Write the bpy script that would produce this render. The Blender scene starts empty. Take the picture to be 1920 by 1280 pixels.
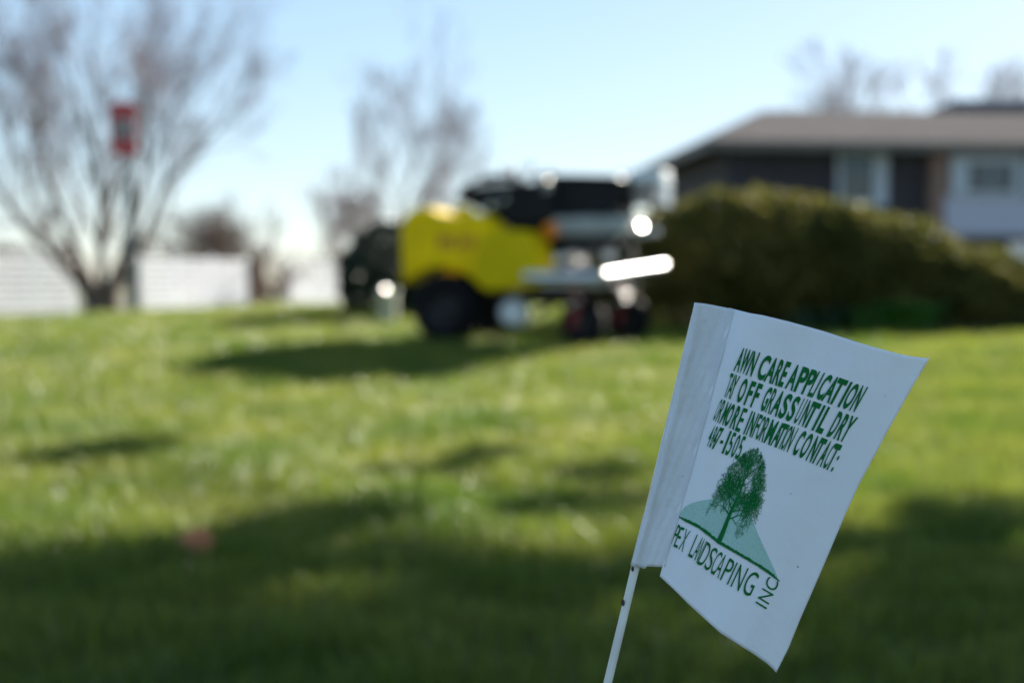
import bpy, math, random
import numpy as np
from mathutils import Vector, Matrix
R = math.radians
random.seed(5); RNG = np.random.default_rng(7)
scene = bpy.context.scene
COL = scene.collection

# ------------------------------------------------------------------ camera, light, exposure
CZ = 0.55
cam_d = bpy.data.cameras.new('camera'); cam = bpy.data.objects.new('camera', cam_d); COL.objects.link(cam)
PITCH = math.atan(112 * 0.000375)
cam.location = (0, 0, CZ); cam.rotation_euler = (math.pi / 2 - PITCH, 0, 0)
cam_d.lens = 50; cam_d.sensor_width = 36; cam_d.clip_start = 0.02; cam_d.clip_end = 2000
cam_d.dof.use_dof = True; cam_d.dof.focus_distance = 0.572; cam_d.dof.aperture_fstop = 6.3
scene.camera = cam

SUN_AZ, SUN_EL = R(30), R(21.8)
w = bpy.data.worlds.new('World'); scene.world = w; w.use_nodes = True
nt = w.node_tree; nt.nodes.clear()
sky = nt.nodes.new('ShaderNodeTexSky'); sky.sky_type = 'NISHITA'; sky.sun_disc = False
sky.sun_elevation = SUN_EL; sky.sun_rotation = SUN_AZ
sky.air_density = 0.9; sky.dust_density = 0.15; sky.ozone_density = 4.0; sky.altitude = 0
bg = nt.nodes.new('ShaderNodeBackground'); bg.inputs['Strength'].default_value = 0.113
wo = nt.nodes.new('ShaderNodeOutputWorld')
gm = nt.nodes.new('ShaderNodeGamma'); gm.inputs['Gamma'].default_value = 0.47     # thin bright spring haze: the whole sky evened out
nt.links.new(sky.outputs[0], gm.inputs[0]); hs = nt.nodes.new('ShaderNodeHueSaturation'); hs.inputs['Saturation'].default_value = 1.28
nt.links.new(gm.outputs[0], hs.inputs['Color']); nt.links.new(hs.outputs[0], bg.inputs[0]); nt.links.new(bg.outputs[0], wo.inputs[0])

sun_d = bpy.data.lights.new('sun', 'SUN'); sun = bpy.data.objects.new('sun', sun_d); COL.objects.link(sun)
sun_d.energy = 5.0; sun_d.angle = R(0.53); sun_d.color = (1.0, 0.93, 0.82)
SD = Vector((math.sin(SUN_AZ) * math.cos(SUN_EL), math.cos(SUN_AZ) * math.cos(SUN_EL), math.sin(SUN_EL)))
sun.rotation_euler = SD.to_track_quat('Z', 'Y').to_euler()
scene.view_settings.view_transform = 'Standard'; scene.view_settings.look = 'None'
scene.view_settings.exposure = 1.92; scene.view_settings.gamma = 1.0
scene.view_settings.use_curve_mapping = False
scene.render.engine = 'CYCLES'

# ------------------------------------------------------------------ helpers
PXS = 36 / 1920 / 50
FW = Vector((0, math.cos(PITCH), -math.sin(PITCH))); UP = Vector((0, math.sin(PITCH), math.cos(PITCH)))
def at(px, py, D):
    """world point seen at photo pixel (px, py), D metres ahead"""
    d = FW + Vector((1, 0, 0)) * ((px - 960) * PXS) + UP * ((640 - py) * PXS)
    return Vector((0, 0, CZ)) + d * (D / d.y)
def sstep(a, b, x):
    t = np.clip((np.asarray(x, float) - a) / (b - a), 0, 1); return t * t * (3 - 2 * t)
PY = [-40, 0, 2, 5, 8, 10.7, 13, 16, 19, 24, 30, 36, 60, 400]
PZ = [-.11, -.11, -.11, -.09, -.015, .095, .125, .115, .03, -.25, -.48, -.53, -.53, -.53]
def gz(x, y):
    x = np.asarray(x, float); y = np.asarray(y, float)
    z = np.interp(y, PY, PZ)
    z = z + 0.17 * sstep(11.5, 17, y) * sstep(-6.5, -2.0, x) * (1 - sstep(22, 34, y))
    z = z + 0.006 * np.sin(x * 2.1 + y * .7) * np.sin(y * 1.7 - x * .4) + 0.004 * np.sin(x * 5.3) * np.sin(y * 4.1 + 1)
    return z

def tag(o, label=None, cat=None, group=None, kind=None):
    if label: o['label'] = label
    if cat: o['category'] = cat
    if group: o['group'] = group
    if kind: o['kind'] = kind
    return o
def empty(name, loc, label, cat, group=None, rz=0):
    o = bpy.data.objects.new(name, None); COL.objects.link(o); o.location = loc; o.rotation_euler = (0, 0, rz)
    o.empty_display_size = 0.1
    return tag(o, label, cat, group)
def link(name, me, mat, parent=None, world=False):
    o = bpy.data.objects.new(name, me); COL.objects.link(o)
    if mat: me.materials.append(mat)
    if parent:
        o.parent = parent
        if world:   # mesh is in world coordinates
            o.matrix_parent_inverse = Matrix.LocRotScale(parent.location, parent.rotation_euler, None).inverted()
    return o
def np_mesh(name, V, F, smooth=False):
    """V (n,3) array, F (m,k) array of equal-sided faces"""
    me = bpy.data.meshes.new(name); V = np.asarray(V, np.float32); F = np.asarray(F, np.int32)
    m, k = F.shape
    me.vertices.add(len(V)); me.vertices.foreach_set('co', V.ravel())
    me.loops.add(m * k); me.loops.foreach_set('vertex_index', F.ravel())
    me.polygons.add(m); me.polygons.foreach_set('loop_start', np.arange(m, dtype=np.int32) * k)
    me.polygons.foreach_set('loop_total', np.full(m, k, np.int32))
    if smooth: me.polygons.foreach_set('use_smooth', np.ones(m, bool))
    me.update(calc_edges=True); me.validate()
    return me

class MB:
    def __init__(s): s.v = []; s.f = []; s.sm = []
    def add(s, vs, fs, sm=False):
        b = len(s.v); s.v += [tuple(v) for v in vs]; s.f += [tuple(b + i for i in f) for f in fs]; s.sm += [sm] * len(fs); return s
    def box(s, c, d, rot=None):
        vs = [Vector((x * d[0] / 2, y * d[1] / 2, z * d[2] / 2)) for x in (-1, 1) for y in (-1, 1) for z in (-1, 1)]
        if rot: vs = [rot @ v for v in vs]
        return s.add([v + Vector(c) for v in vs], [(0, 1, 3, 2), (4, 6, 7, 5), (0, 4, 5, 1), (2, 3, 7, 6), (0, 2, 6, 4), (1, 5, 7, 3)])
    def tube(s, pts, r, n=12, cap=True, sm=True):
        pts = [Vector(p) for p in pts]; rs = r if isinstance(r, (list, tuple)) else [r] * len(pts)
        rings = []; ref = None
        for i, p in enumerate(pts):
            t = (pts[min(i + 1, len(pts) - 1)] - pts[max(i - 1, 0)]).normalized()
            if ref is None: ref = t.orthogonal().normalized()
            ref = (ref - t * ref.dot(t)).normalized(); b = t.cross(ref)
            rings.append([p + (ref * math.cos(2 * math.pi * k / n) + b * math.sin(2 * math.pi * k / n)) * rs[i] for k in range(n)])
        vs = [v for q in rings for v in q]
        fs = [(i * n + k, i * n + (k + 1) % n, (i + 1) * n + (k + 1) % n, (i + 1) * n + k) for i in range(len(pts) - 1) for k in range(n)]
        s.add(vs, fs, sm)
        if cap:
            s.add(rings[0], [tuple(range(n))[::-1]]); s.add(rings[-1], [tuple(range(n))])
        return s
    def lathe(s, c, axis, prof, n=28, sm=True):
        """prof: list of (along axis, radius)"""
        a = Vector(axis).normalized(); u = a.orthogonal().normalized(); b = a.cross(u); c = Vector(c)
        vs = [c + a * h + (u * math.cos(2 * math.pi * k / n) + b * math.sin(2 * math.pi * k / n)) * r for h, r in prof for k in range(n)]
        fs = [(i * n + k, i * n + (k + 1) % n, (i + 1) * n + (k + 1) % n, (i + 1) * n + k) for i in range(len(prof) - 1) for k in range(n)]
        return s.add(vs, fs, sm)
    def ball(s, c, r, n=14, sc=(1, 1, 1)):
        c = Vector(c); vs = []; m = n // 2
        for i in range(m + 1):
            for k in range(n):
                a = math.pi * i / m; b = 2 * math.pi * k / n
                vs.append(c + Vector((math.sin(a) * math.cos(b) * sc[0], math.sin(a) * math.sin(b) * sc[1], math.cos(a) * sc[2])) * r)
        return s.add(vs, [(i * n + k, (i + 1) * n + k, (i + 1) * n + (k + 1) % n, i * n + (k + 1) % n) for i in range(m) for k in range(n)], True)
    def prism(s, poly, fn0, fn1):
        """poly in 2-D, extruded between two mapping functions"""
        n = len(poly)
        return s.add([fn0(p) for p in poly] + [fn1(p) for p in poly],
                     [tuple(range(n))[::-1], tuple(range(n, 2 * n))] + [(i, (i + 1) % n, n + (i + 1) % n, n + i) for i in range(n)])
    def build(s, name, mat, parent=None, world=False, bevel=0, seg=2):
        me = bpy.data.meshes.new(name); me.from_pydata(s.v, [], s.f); me.polygons.foreach_set('use_smooth', s.sm)
        me.update()
        o = link(name, me, mat, parent, world)
        if bevel:
            m = o.modifiers.new('bevel', 'BEVEL'); m.width = bevel; m.segments = seg; m.limit_method = 'ANGLE'; m.angle_limit = R(35)
        return o

# ------------------------------------------------------------------ materials
def mat(name, col, rough=0.6, metal=0.0, var=0.12, scale=8.0, bump=0.0, bscale=60, spec=0.5, trans=0.0, col2=None, coat=0.0, island=False):
    m = bpy.data.materials.new(name); m.use_nodes = True; t = m.node_tree; t.nodes.clear()
    out = t.nodes.new('ShaderNodeOutputMaterial'); b = t.nodes.new('ShaderNodeBsdfPrincipled')
    b.inputs['Roughness'].default_value = rough; b.inputs['Metallic'].default_value = metal
    b.inputs['Specular IOR Level'].default_value = spec; b.inputs['Coat Weight'].default_value = coat
    tc = t.nodes.new('ShaderNodeTexCoord'); no = t.nodes.new('ShaderNodeTexNoise')
    no.inputs['Scale'].default_value = scale; no.inputs['Detail'].default_value = 5
    t.links.new(tc.outputs['Object'], no.inputs['Vector'])
    rp = t.nodes.new('ShaderNodeValToRGB'); c2 = col2 or tuple(c * (1 + var) for c in col); c1 = col if col2 else tuple(c * (1 - var) for c in col)
    rp.color_ramp.elements[0].color = (*c1, 1); rp.color_ramp.elements[1].color = (*c2, 1)
    rp.color_ramp.elements[0].position = .35; rp.color_ramp.elements[1].position = .65
    t.links.new(no.outputs['Fac'], rp.inputs[0]); colout = rp.outputs[0]
    if island:
        g = t.nodes.new('ShaderNodeNewGeometry'); mr = t.nodes.new('ShaderNodeMapRange')
        mr.inputs['To Min'].default_value = .6; mr.inputs['To Max'].default_value = 1.45
        mx = t.nodes.new('ShaderNodeVectorMath'); mx.operation = 'SCALE'
        t.links.new(g.outputs['Random Per Island'], mr.inputs['Value'])
        t.links.new(colout, mx.inputs[0]); t.links.new(mr.outputs[0], mx.inputs['Scale']); colout = mx.outputs[0]
    t.links.new(colout, b.inputs['Base Color'])
    if bump:
        n2 = t.nodes.new('ShaderNodeTexNoise'); n2.inputs['Scale'].default_value = bscale; n2.inputs['Detail'].default_value = 6
        bp = t.nodes.new('ShaderNodeBump'); bp.inputs['Strength'].default_value = bump; bp.inputs['Distance'].default_value = .02
        t.links.new(tc.outputs['Object'], n2.inputs['Vector']); t.links.new(n2.outputs['Fac'], bp.inputs['Height']); t.links.new(bp.outputs[0], b.inputs['Normal'])
    if trans:
        tr = t.nodes.new('ShaderNodeBsdfTranslucent'); mix = t.nodes.new('ShaderNodeMixShader'); mix.inputs[0].default_value = trans
        t.links.new(colout, tr.inputs['Color']); t.links.new(b.outputs[0], mix.inputs[1]); t.links.new(tr.outputs[0], mix.inputs[2])
        t.links.new(mix.outputs[0], out.inputs[0])
    else: t.links.new(b.outputs[0], out.inputs[0])
    return m

M = dict(
    soil=mat('soil_and_thatch', (.035, .05, .012), .95, scale=1.5, col2=(.07, .085, .02), bump=.6),
    grass=mat('grass_blades', (.085, .145, .014), .42, scale=1.4, col2=(.215, .24, .037), trans=.45, island=True, spec=.3),
    drygrass=mat('dry_grass_blades', (.22, .19, .08), .6, trans=.3, island=True),
    film=mat('white_film', (.86, .89, .94), .38, var=.02, scale=30, trans=.06, bump=.07, bscale=45),
    hem=mat('hem_film', (.83, .86, .90), .42, var=.035, scale=60, trans=.25, bump=.12, bscale=240),
    ink=mat('green_ink', (.003, .15, .034), .6, var=.1, scale=400, spec=.12),
    tint=mat('light_green_ink', (.36, .60, .54), .5, var=.06, scale=900),
    stake=mat('stake_plastic', (.72, .72, .66), .35, var=.08, scale=90),
    dirt=mat('dirt', (.06, .045, .04), .8, scale=500),
    bark=mat('grey_brown_bark', (.13, .09, .065), .9, var=.3, scale=6, bump=.5),
    bark2=mat('reddish_bark', (.20, .12, .09), .9, var=.3, scale=6, bump=.4),
    twig=mat('mauve_twigs', (.22, .155, .165), .8, var=.25, scale=3),
    twig2=mat('pale_twigs', (.24, .17, .17), .8, var=.2, scale=3),
    yew=mat('yew_leaves', (.075, .085, .02), .6, scale=2.0, col2=(.155, .14, .036), trans=.4, spec=.15, island=True),
    yewdark=mat('dark_evergreen_leaves', (.008, .024, .010), .5, scale=2, col2=(.014, .035, .014), trans=.15, island=True),
    pine=mat('pine_needles', (.02, .045, .015), .6, scale=2, trans=.1, island=True),
    wood=mat('shrub_stems', (.035, .025, .018), .9),
    daylily=mat('bright_leaves', (.065, .18, .025), .4, scale=3, trans=.4, island=True),
    daylily2=mat('dull_green_leaves', (.02, .06, .02), .5, scale=3, trans=.25, island=True),
    mulch=mat('bark_mulch', (.02, .013, .01), .95, scale=14, col2=(.045, .03, .02), bump=.8),
    vinyl=mat('white_vinyl', (.80, .80, .80), .5, var=.03),
    wall=mat('dark_brick_siding', (.052, .047, .055), .85, var=.15, scale=5, bump=.4),
    shingle=mat('brown_shingles', (.19, .17, .155), .9, var=.15, scale=7, bump=.3, spec=0),
    fascia=mat('taupe_fascia', (.16, .14, .125), .6),
    trim=mat('pale_trim', (.55, .60, .66), .5, var=.05),
    panel=mat('lavender_panel', (.56, .56, .66), .6, var=.06),
    tanbrick=mat('tan_brick', (.30, .19, .15), .85, scale=9, bump=.4),
    glass=mat('window_glass', (.02, .035, .045), .06, spec=.8, var=.1),
    blind=mat('window_blind', (.16, .23, .27), .6),
    slate=mat('blue_grey_shingles', (.06, .065, .09), .8),
    stonebase=mat('dark_foundation', (.05, .03, .028), .9),
    yellow=mat('yellow_plastic', (.93, .62, .001), .5, var=.12, scale=5, spec=.12),
    yellow2=mat('greenish_yellow_plastic', (.68, .50, .002), .5, var=.05, scale=4, spec=.1),
    decal=mat('red_print', (.35, .05, .01), .5),
    black=mat('black_plastic', (.008, .009, .012), .6, var=.2, spec=.2),
    rubber=mat('tyre_rubber', (.008, .008, .010), .8, var=.2, bump=.3, spec=.15),
    darkmetal=mat('dark_steel', (.03, .03, .033), .5, metal=.6),
    redpaint=mat('red_paint', (.22, .012, .012), .4),
    alu=mat('brushed_aluminium', (.62, .63, .63), .36, metal=.9, var=.06),
    chrome=mat('polished_metal', (.85, .85, .83), .13, metal=1.0, var=.03),
    satin=mat('satin_metal', (.85, .85, .83), .27, metal=1.0, var=.02),
    grey=mat('grey_painted_steel', (.30, .33, .32), .5),
    taupe=mat('taupe_panel', (.35, .32, .31), .6),
    white=mat('white_plastic', (.78, .82, .86), .35, var=.03),
    orange=mat('amber_lens', (.95, .36, .01), .35, var=.05, trans=.5),
    signred=mat('sign_red', (.50, .045, .05), .5, var=.08),
    signgrey=mat('sign_pale_grey', (.30, .35, .34), .5),
    signdark=mat('sign_print', (.10, .12, .13), .5),
    pole=mat('dark_green_steel', (.02, .045, .05), .5),
    box=mat('pale_green_box', (.36, .40, .30), .5),
    leaf=mat('orange_brown_leaf', (.62, .22, .10), .6, var=.2, scale=60, trans=.3),
    road=mat('asphalt', (.07, .07, .075), .9, bump=.4),
    concrete=mat('pale_concrete', (.42, .42, .41), .9, var=.08, scale=3, bump=.3),
)

# ------------------------------------------------------------------ ground
def sheet(name, xs, ys, zf, m, off=0.0):
    X, Y = np.meshgrid(xs, ys); Z = zf(X, Y) + off
    V = np.stack([X, Y, Z], -1).reshape(-1, 3); nx, ny = len(xs), len(ys)
    i = (np.arange(ny - 1)[:, None] * nx + np.arange(nx - 1)[None, :]).ravel()
    F = np.stack([i, i + 1, i + nx + 1, i + nx], -1)
    return link(name, np_mesh(name, V, F, True), m)
xs = np.concatenate([np.linspace(-400, -30, 12), np.linspace(-26, 26, 131), np.linspace(30, 400, 12)])
ys = np.concatenate([np.linspace(-60, -4, 6), np.linspace(-3, 40, 145), np.linspace(44, 90, 12), np.linspace(110, 900, 14)])
lawn = sheet('lawn', xs, ys, gz, M['soil']); tag(lawn, kind='structure')
road = sheet('road', np.linspace(-120, 60, 10), np.linspace(58.5, 66, 4), lambda x, y: x * 0 - .53, M['road'], .012); tag(road, kind='structure')
pav = sheet('pavement', np.linspace(-10.4, -6.1, 8), np.linspace(42, 58.4, 20), lambda x, y: x * 0 - .53, M['concrete'], .02); tag(pav, kind='structure')
bedpts = [(x, y) for x, y in [(1.5, 12.35), (2.6, 12.05), (4.2, 11.95), (5.6, 12.2), (6.6, 12.9), (6.9, 14.6), (5.5, 15.6), (2.6, 15.5), (1.4, 14.0)]]
mb = MB(); c = Vector((4.1, 13.6, 0)); n = len(bedpts); vs = []
for k in range(6):
    for p in bedpts:
        q = c.lerp(Vector((p[0], p[1], 0)), k / 5); vs.append((q.x, q.y, float(gz(q.x, q.y)) + .02 + .05 * (1 - (k / 5) ** 3)))
mb.add(vs, [(k * n + i, k * n + (i + 1) % n, (k + 1) * n + (i + 1) % n, (k + 1) * n + i) for k in range(5) for i in range(n)], True)
tag(mb.build('mulch_bed', M['mulch']), kind='structure')

def blades(zones, hmin, hmax, wmul=1.0):
    P = []; H = []; W = []
    for x0, x1, y0, y1, dens, fan, wd in zones:
        n = int((x1 - x0) * (y1 - y0) * dens); x = RNG.uniform(x0, x1, n); y = RNG.uniform(y0, y1, n)
        if fan:
            k = np.abs(x) < .42 * y + .5; x = x[k]; y = y[k]
        keep = ~((x > 1.6) & (y > 12.1))
        x = x[keep]; y = y[keep]
        cl = np.sin(x * 9 + 2 * np.sin(y * 7)) * np.sin(y * 11 + 1.5 * np.sin(x * 5)) * .5 + .5
        P.append(np.stack([x, y], -1)); H.append(RNG.uniform(hmin, hmax, len(x)) * (.65 + .6 * cl)); W.append(RNG.uniform(.7, 1.2, len(x)) * wd)
    P = np.concatenate(P); H = np.concatenate(H); W = np.concatenate(W) * wmul; n = len(P)
    base = np.stack([P[:, 0], P[:, 1], gz(P[:, 0], P[:, 1]) - .004], -1)
    a = RNG.uniform(0, 2 * np.pi, n); lean = RNG.uniform(.05, .75, n) * H; la = a + RNG.normal(np.pi / 2, .5, n)
    side = np.stack([np.cos(a), np.sin(a), a * 0], -1) * W[:, None] * .5
    ld = np.stack([np.cos(la), np.sin(la), a * 0], -1) * lean[:, None]
    up = np.zeros((n, 3)); up[:, 2] = H
    v0 = base - side; v1 = base + side
    m0 = base + ld * .3 + up * .55
    tip = base + ld + up * (1 - .25 * (lean / H)[:, None])
    V = np.stack([v0, v1, m0 - side * .8, m0 + side * .8, tip], 1).reshape(-1, 3)
    i = np.arange(n)[:, None] * 5
    F = np.concatenate([i + [0, 1, 3], i + [0, 3, 2], i + [2, 3, 4]], 0)
    return V, F
Z = [(-1.6, 1.6, -.3, 2, 5000, False, .0032), (-3, 3, 2, 4, 9000, True, .0036), (-4, 4, 4, 6.5, 5500, True, .0045),
     (-6, 6, 6.5, 10, 2600, True, .007), (-9, 9, 10, 19, 900, True, .012)]
V, F = blades(Z, .035, .075)
g = link('lawn_grass', np_mesh('lawn_grass', V, F), M['grass']); tag(g, 'short green lawn grass covering the whole slope', 'grass', kind='stuff')
V, F = blades([(a, b, c_, d, e * .02, f, h) for a, b, c_, d, e, f, h in Z], .025, .06)
g = link('dry_grass', np_mesh('dry_grass', V, F), M['drygrass']); tag(g, 'scattered straw coloured dead blades in the green lawn', 'dry grass', kind='stuff')

# ------------------------------------------------------------------ plants
def seg_mesh(name, segs, n=4):
    S = np.array(segs, float); p0 = S[:, 0:3]; p1 = S[:, 3:6]; r0 = S[:, 6]; r1 = S[:, 7]
    d = p1 - p0; d /= np.linalg.norm(d, axis=1)[:, None] + 1e-9
    ref = np.where(np.abs(d[:, 2:3]) > .9, [[1., 0, 0]], [[0, 0, 1.]])
    u = np.cross(d, ref); u /= np.linalg.norm(u, axis=1)[:, None]; v = np.cross(d, u)
    V = []
    for p, r in ((p0, r0), (p1, r1)):
        for k in range(n):
            a = 2 * math.pi * k / n; V.append(p + (u * math.cos(a) + v * math.sin(a)) * r[:, None])
    V = np.stack(V, 1).reshape(-1, 3); i = np.arange(len(S))[:, None] * 2 * n
    F = np.concatenate([i + [k, (k + 1) % n, n + (k + 1) % n, n + k] for k in range(n)], 0)
    return np_mesh(name, V, F, True)
def rvec(rnd): return Vector((rnd.gauss(0, 1), rnd.gauss(0, 1), rnd.gauss(0, 1))).normalized()
def grow(segs, twigs, p, d, L, r, lev, rnd, maxlev, spread=.5, up=.12, kids=(3, 4), ratio=.68, rmin=.004):
    n = 3 if lev < maxlev - 1 else 2; q = p.copy(); dd = d.normalized(); rr = r; out = segs if lev <= 2 else twigs
    for i in range(n):
        dd = (dd + rvec(rnd) * .13 + Vector((0, 0, up * .4))).normalized(); q2 = q + dd * (L / n); r2 = max(rr * .84, rmin)
        out.append((*q, *q2, rr, r2)); q, rr = q2, r2
        if lev < maxlev and i < n - 1 and rnd.random() < .75:
            ax = (rvec(rnd) * spread * 1.5 + dd).normalized()
            grow(segs, twigs, q, (ax + Vector((0, 0, up))).normalized(), L * ratio * rnd.uniform(.6, .95), rr * .55, lev + 1, rnd, maxlev, spread, up, kids, ratio, rmin)
    if lev < maxlev:
        for _ in range(rnd.randint(*kids) if lev > 0 else kids[1]):
            grow(segs, twigs, q, (dd + rvec(rnd) * spread + Vector((0, 0, up))).normalized(), L * ratio * rnd.uniform(.75, 1.1), rr * .66, lev + 1, rnd, maxlev, spread, up, kids, ratio, rmin)
def bare_tree(name, base, stems, label, group, bark, twig, seed, maxlev=5, rmin=.005, spread=.5, up=.12, kids=(2, 3), ratio=.68, cat='tree'):
    """stems: (direction, length, radius, offset); one stem = a trunk"""
    rnd = random.Random(seed); root = empty(name, base, label, cat, group); twigs = []
    for d, L, r, off in stems:
        segs = []
        grow(segs, twigs, Vector(off), Vector(d), L, r, 0, rnd, maxlev, spread, up, kids, ratio, rmin)
        nm = 'trunk' if len(stems) == 1 else 'stem'
        link(nm, seg_mesh(nm, segs, 7), bark, root)
    link('crown', seg_mesh('crown', twigs, 3), twig, root)
    return root
def gpt(px, D): x = at(px, 528, D).x; return Vector((x, D, float(gz(x, D))))

# big multi-stemmed tree on the left
b = gpt(190, 29)
st = []
rnd = random.Random(11)
for dx, dy, L, r, ox in [(-.75, .1, 2.5, .11, -.25), (-.42, -.3, 2.6, .13, -.16), (-.12, .3, 2.8, .13, -.05), (.16, -.25, 2.8, .12, .05), (.42, .25, 2.6, .13, .16), (.75, -.1, 2.5, .12, .25), (-1.1, -.2, 2.2, .09, -.3)]:
    st.append(((dx * 1.1, dy, 1.05), L * 1.0, r * .85, (ox * .8, dy * .25, .72)))
bare_tree('bare_tree', b, st, 'large bare many-stemmed tree at left, behind the red sign', 'bare trees beyond the lawn', M['bark'], M['twig'], 3, maxlev=5, rmin=.0045, spread=.55, kids=(2, 3), ratio=.70)
bt = bpy.data.objects['bare_tree']; MB().tube([(-.02, 0, -.15), (0, 0, .1), (.01, 0, .5), (0, 0, .85)], [.52, .40, .36, .40], 14).build('trunk', M['bark'], bt)
b = gpt(752, 41)
bare_tree('bare_tree', b, [((.02, 0, 1), 2.6, .10, (0, 0, 0)), ((.22, .1, 1), 2.4, .05, (.1, 0, 0)), ((-.25, .1, 1), 2.3, .05, (-.1, 0, 0)), ((.05, -.1, 1), 3.2, .05, (.05, 0, 0)), ((-.1, -.1, 1), 2.9, .05, (-.06, 0, 0))], 'tall slender bare tree with pinkish twigs rising behind the yellow sprayer', 'bare trees beyond the lawn', M['bark2'], M['twig2'], 8, maxlev=5, rmin=.0055, spread=.5, up=.18, kids=(2, 3), ratio=.68)
b = gpt(655, 46)
bare_tree('bare_tree', b, [((-.2, 0, 1), 1.5, .06, (0, 0, 0)), ((.25, .1, 1), 1.6, .06, (.2, 0, 0))], 'small bare tree with reddish stems left of the slender tree', 'bare trees beyond the lawn', M['bark2'], M['twig2'], 9, maxlev=4, rmin=.009, spread=.45, kids=(3, 4), ratio=.7)
b = gpt(980, 44)
bare_tree('bare_tree', b, [((.15, 0, 1), 1.6, .06, (0, 0, 0)), ((-.15, .1, 1), 1.5, .05, (-.2, 0, 0))], 'low bare tree whose twig tips show just over the handlebar of the sprayer', 'bare trees beyond the lawn', M['bark2'], M['twig2'], 12, maxlev=4, rmin=.008, spread=.5, kids=(3, 4), ratio=.7)
for px, D, sd, lb, hh in [(1590, 58, 21, 'distant bare tree above the roof, nearer the roof\'s left end', 3.6), (1780, 60, 22, 'distant bare tree above the roof, beside the dark rear gable at right', 3.9)]:
    bare_tree('bare_tree', gpt(px, D), [((0, 0, 1), hh, .16, (0, 0, 0))], lb, 'bare trees behind the house', M['bark2'], M['twig2'], sd, maxlev=5, rmin=.012, spread=.55, kids=(3, 3), ratio=.72)
for px, D, sd, lb, L in [(390, 50, 31, 'brown leafless shrub mound rising behind the middle fence', 1.45), (330, 52, 32, 'lower brown shrub behind the left half of the middle fence', .95), (450, 50, 36, 'low brown shrub behind the right end of the middle fence', .9), (60, 44, 33, 'brown shrub behind the fence left of the many-stemmed tree', .85),
                      (505, 62, 34, 'low brown shrub across the road seen through the fence gap', .38), (610, 60, 35, 'low brown shrub behind the right hand fence', .85)]:
    rnd = random.Random(sd)
    st = [((rnd.uniform(-.8, .8), rnd.uniform(-.8, .8), 1), L * rnd.uniform(.8, 1.2), .03, (rnd.uniform(-1, 1), rnd.uniform(-.4, .4), 0)) for _ in range(15)]
    bare_tree('bare_shrub', gpt(px, D), st, lb, 'leafless shrubs beyond the fence', M['bark2'], M['bark'], sd, maxlev=3, rmin=.010, spread=.6, kids=(3, 4), ratio=.75, cat='shrub')

def leaf_cloud(C, size, up=0.0):
    n = len(C); a = RNG.normal(size=(n, 3)); a /= np.linalg.norm(a, axis=1)[:, None]
    b_ = RNG.normal(size=(n, 3)); b_ -= a * (a * b_).sum(1)[:, None]; b_ /= np.linalg.norm(b_, axis=1)[:, None]
    s = (size * RNG.uniform(.6, 1.3, n))[:, None]
    V = np.stack([C - a * s, C - b_ * s * .45, C + a * s, C + b_ * s * .45], 1).reshape(-1, 3)
    return V, np.arange(n)[:, None] * 4 + [0, 1, 2, 3]
def mound(name, base, rad, label, group, m, n, seed, size=.045, flat=.25, cat='shrub', tilt=0):
    """clipped evergreen: lumpy dome of leaves over a cage of stems"""
    rg = np.random.default_rng(seed); rnd = random.Random(seed); root = empty(name, base, label, cat, group)
    d = rg.normal(size=(n, 3)); d[:, 2] = np.abs(d[:, 2]) * 1.0 - flat; d /= np.linalg.norm(d, axis=1)[:, None]
    lump = 1 + .03 * np.sin(d[:, 0] * 7 + seed) * np.cos(d[:, 1] * 6) + .03 * np.sin(d[:, 2] * 11 + d[:, 0] * 9) + rg.normal(0, .025, n)
    rr = (1 - rg.exponential(.07, n).clip(0, .5)) * lump
    C = d * rr[:, None] * np.array(rad); C[:, 2] += rad[2] * flat * 1.0
    C = C[C[:, 2] > .02]
    V, F = leaf_cloud(C, np.full(len(C), size)); link('crown', np_mesh('crown', V, F), m, root)
    segs = []
    for _ in range(60):
        a = rnd.uniform(0, 6.28); r0 = rnd.uniform(0, .25); q = Vector((math.cos(a) * rad[0] * r0, math.sin(a) * rad[1] * r0, 0))
        e = Vector((math.cos(a) * rad[0] * rnd.uniform(.3, .85), math.sin(a) * rad[1] * rnd.uniform(.3, .85), rad[2] * rnd.uniform(.5, 1)))
        mid = q.lerp(e, .5) + Vector((0, 0, -.05)); segs += [(*q, *mid, .025, .016), (*mid, *e, .016, .006)]
    link('stem', seg_mesh('stem', segs, 5), M['wood'], root)
    return root
mound('yew_shrub', (3.05 - .75, 13.4, float(gz(2.3, 13.4))), (1.7, 1.1, .97), 'broad dark olive evergreen mound in front of the house, tallest of the hedge', 'evergreen mounds in the bed by the house', M['yew'], 26000, 2)
mound('yew_shrub', (3.2, 13.3, float(gz(3.2, 13.3))), (1.15, 1.05, .82), 'evergreen mound of middle height between the tallest mound and the low right one', 'evergreen mounds in the bed by the house', M['yew'], 20000, 3)
mound('yew_shrub', (4.0, 13.1, float(gz(4.0, 13.1))), (.92, .9, .58), 'low evergreen mound sloping down at the right end of the hedge', 'evergreen mounds in the bed by the house', M['yew'], 13000, 4)
# dark rounded shrub behind the sprayer's rear
b = gpt(735, 15.0)
mound('evergreen_shrub', b + Vector((0.1, 0, 0)), (.66, .6, .62), 'dark green rounded evergreen shrub behind the rear wheel of the sprayer', None, M['yewdark'], 12000, 6, size=.035, flat=.55)

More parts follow.
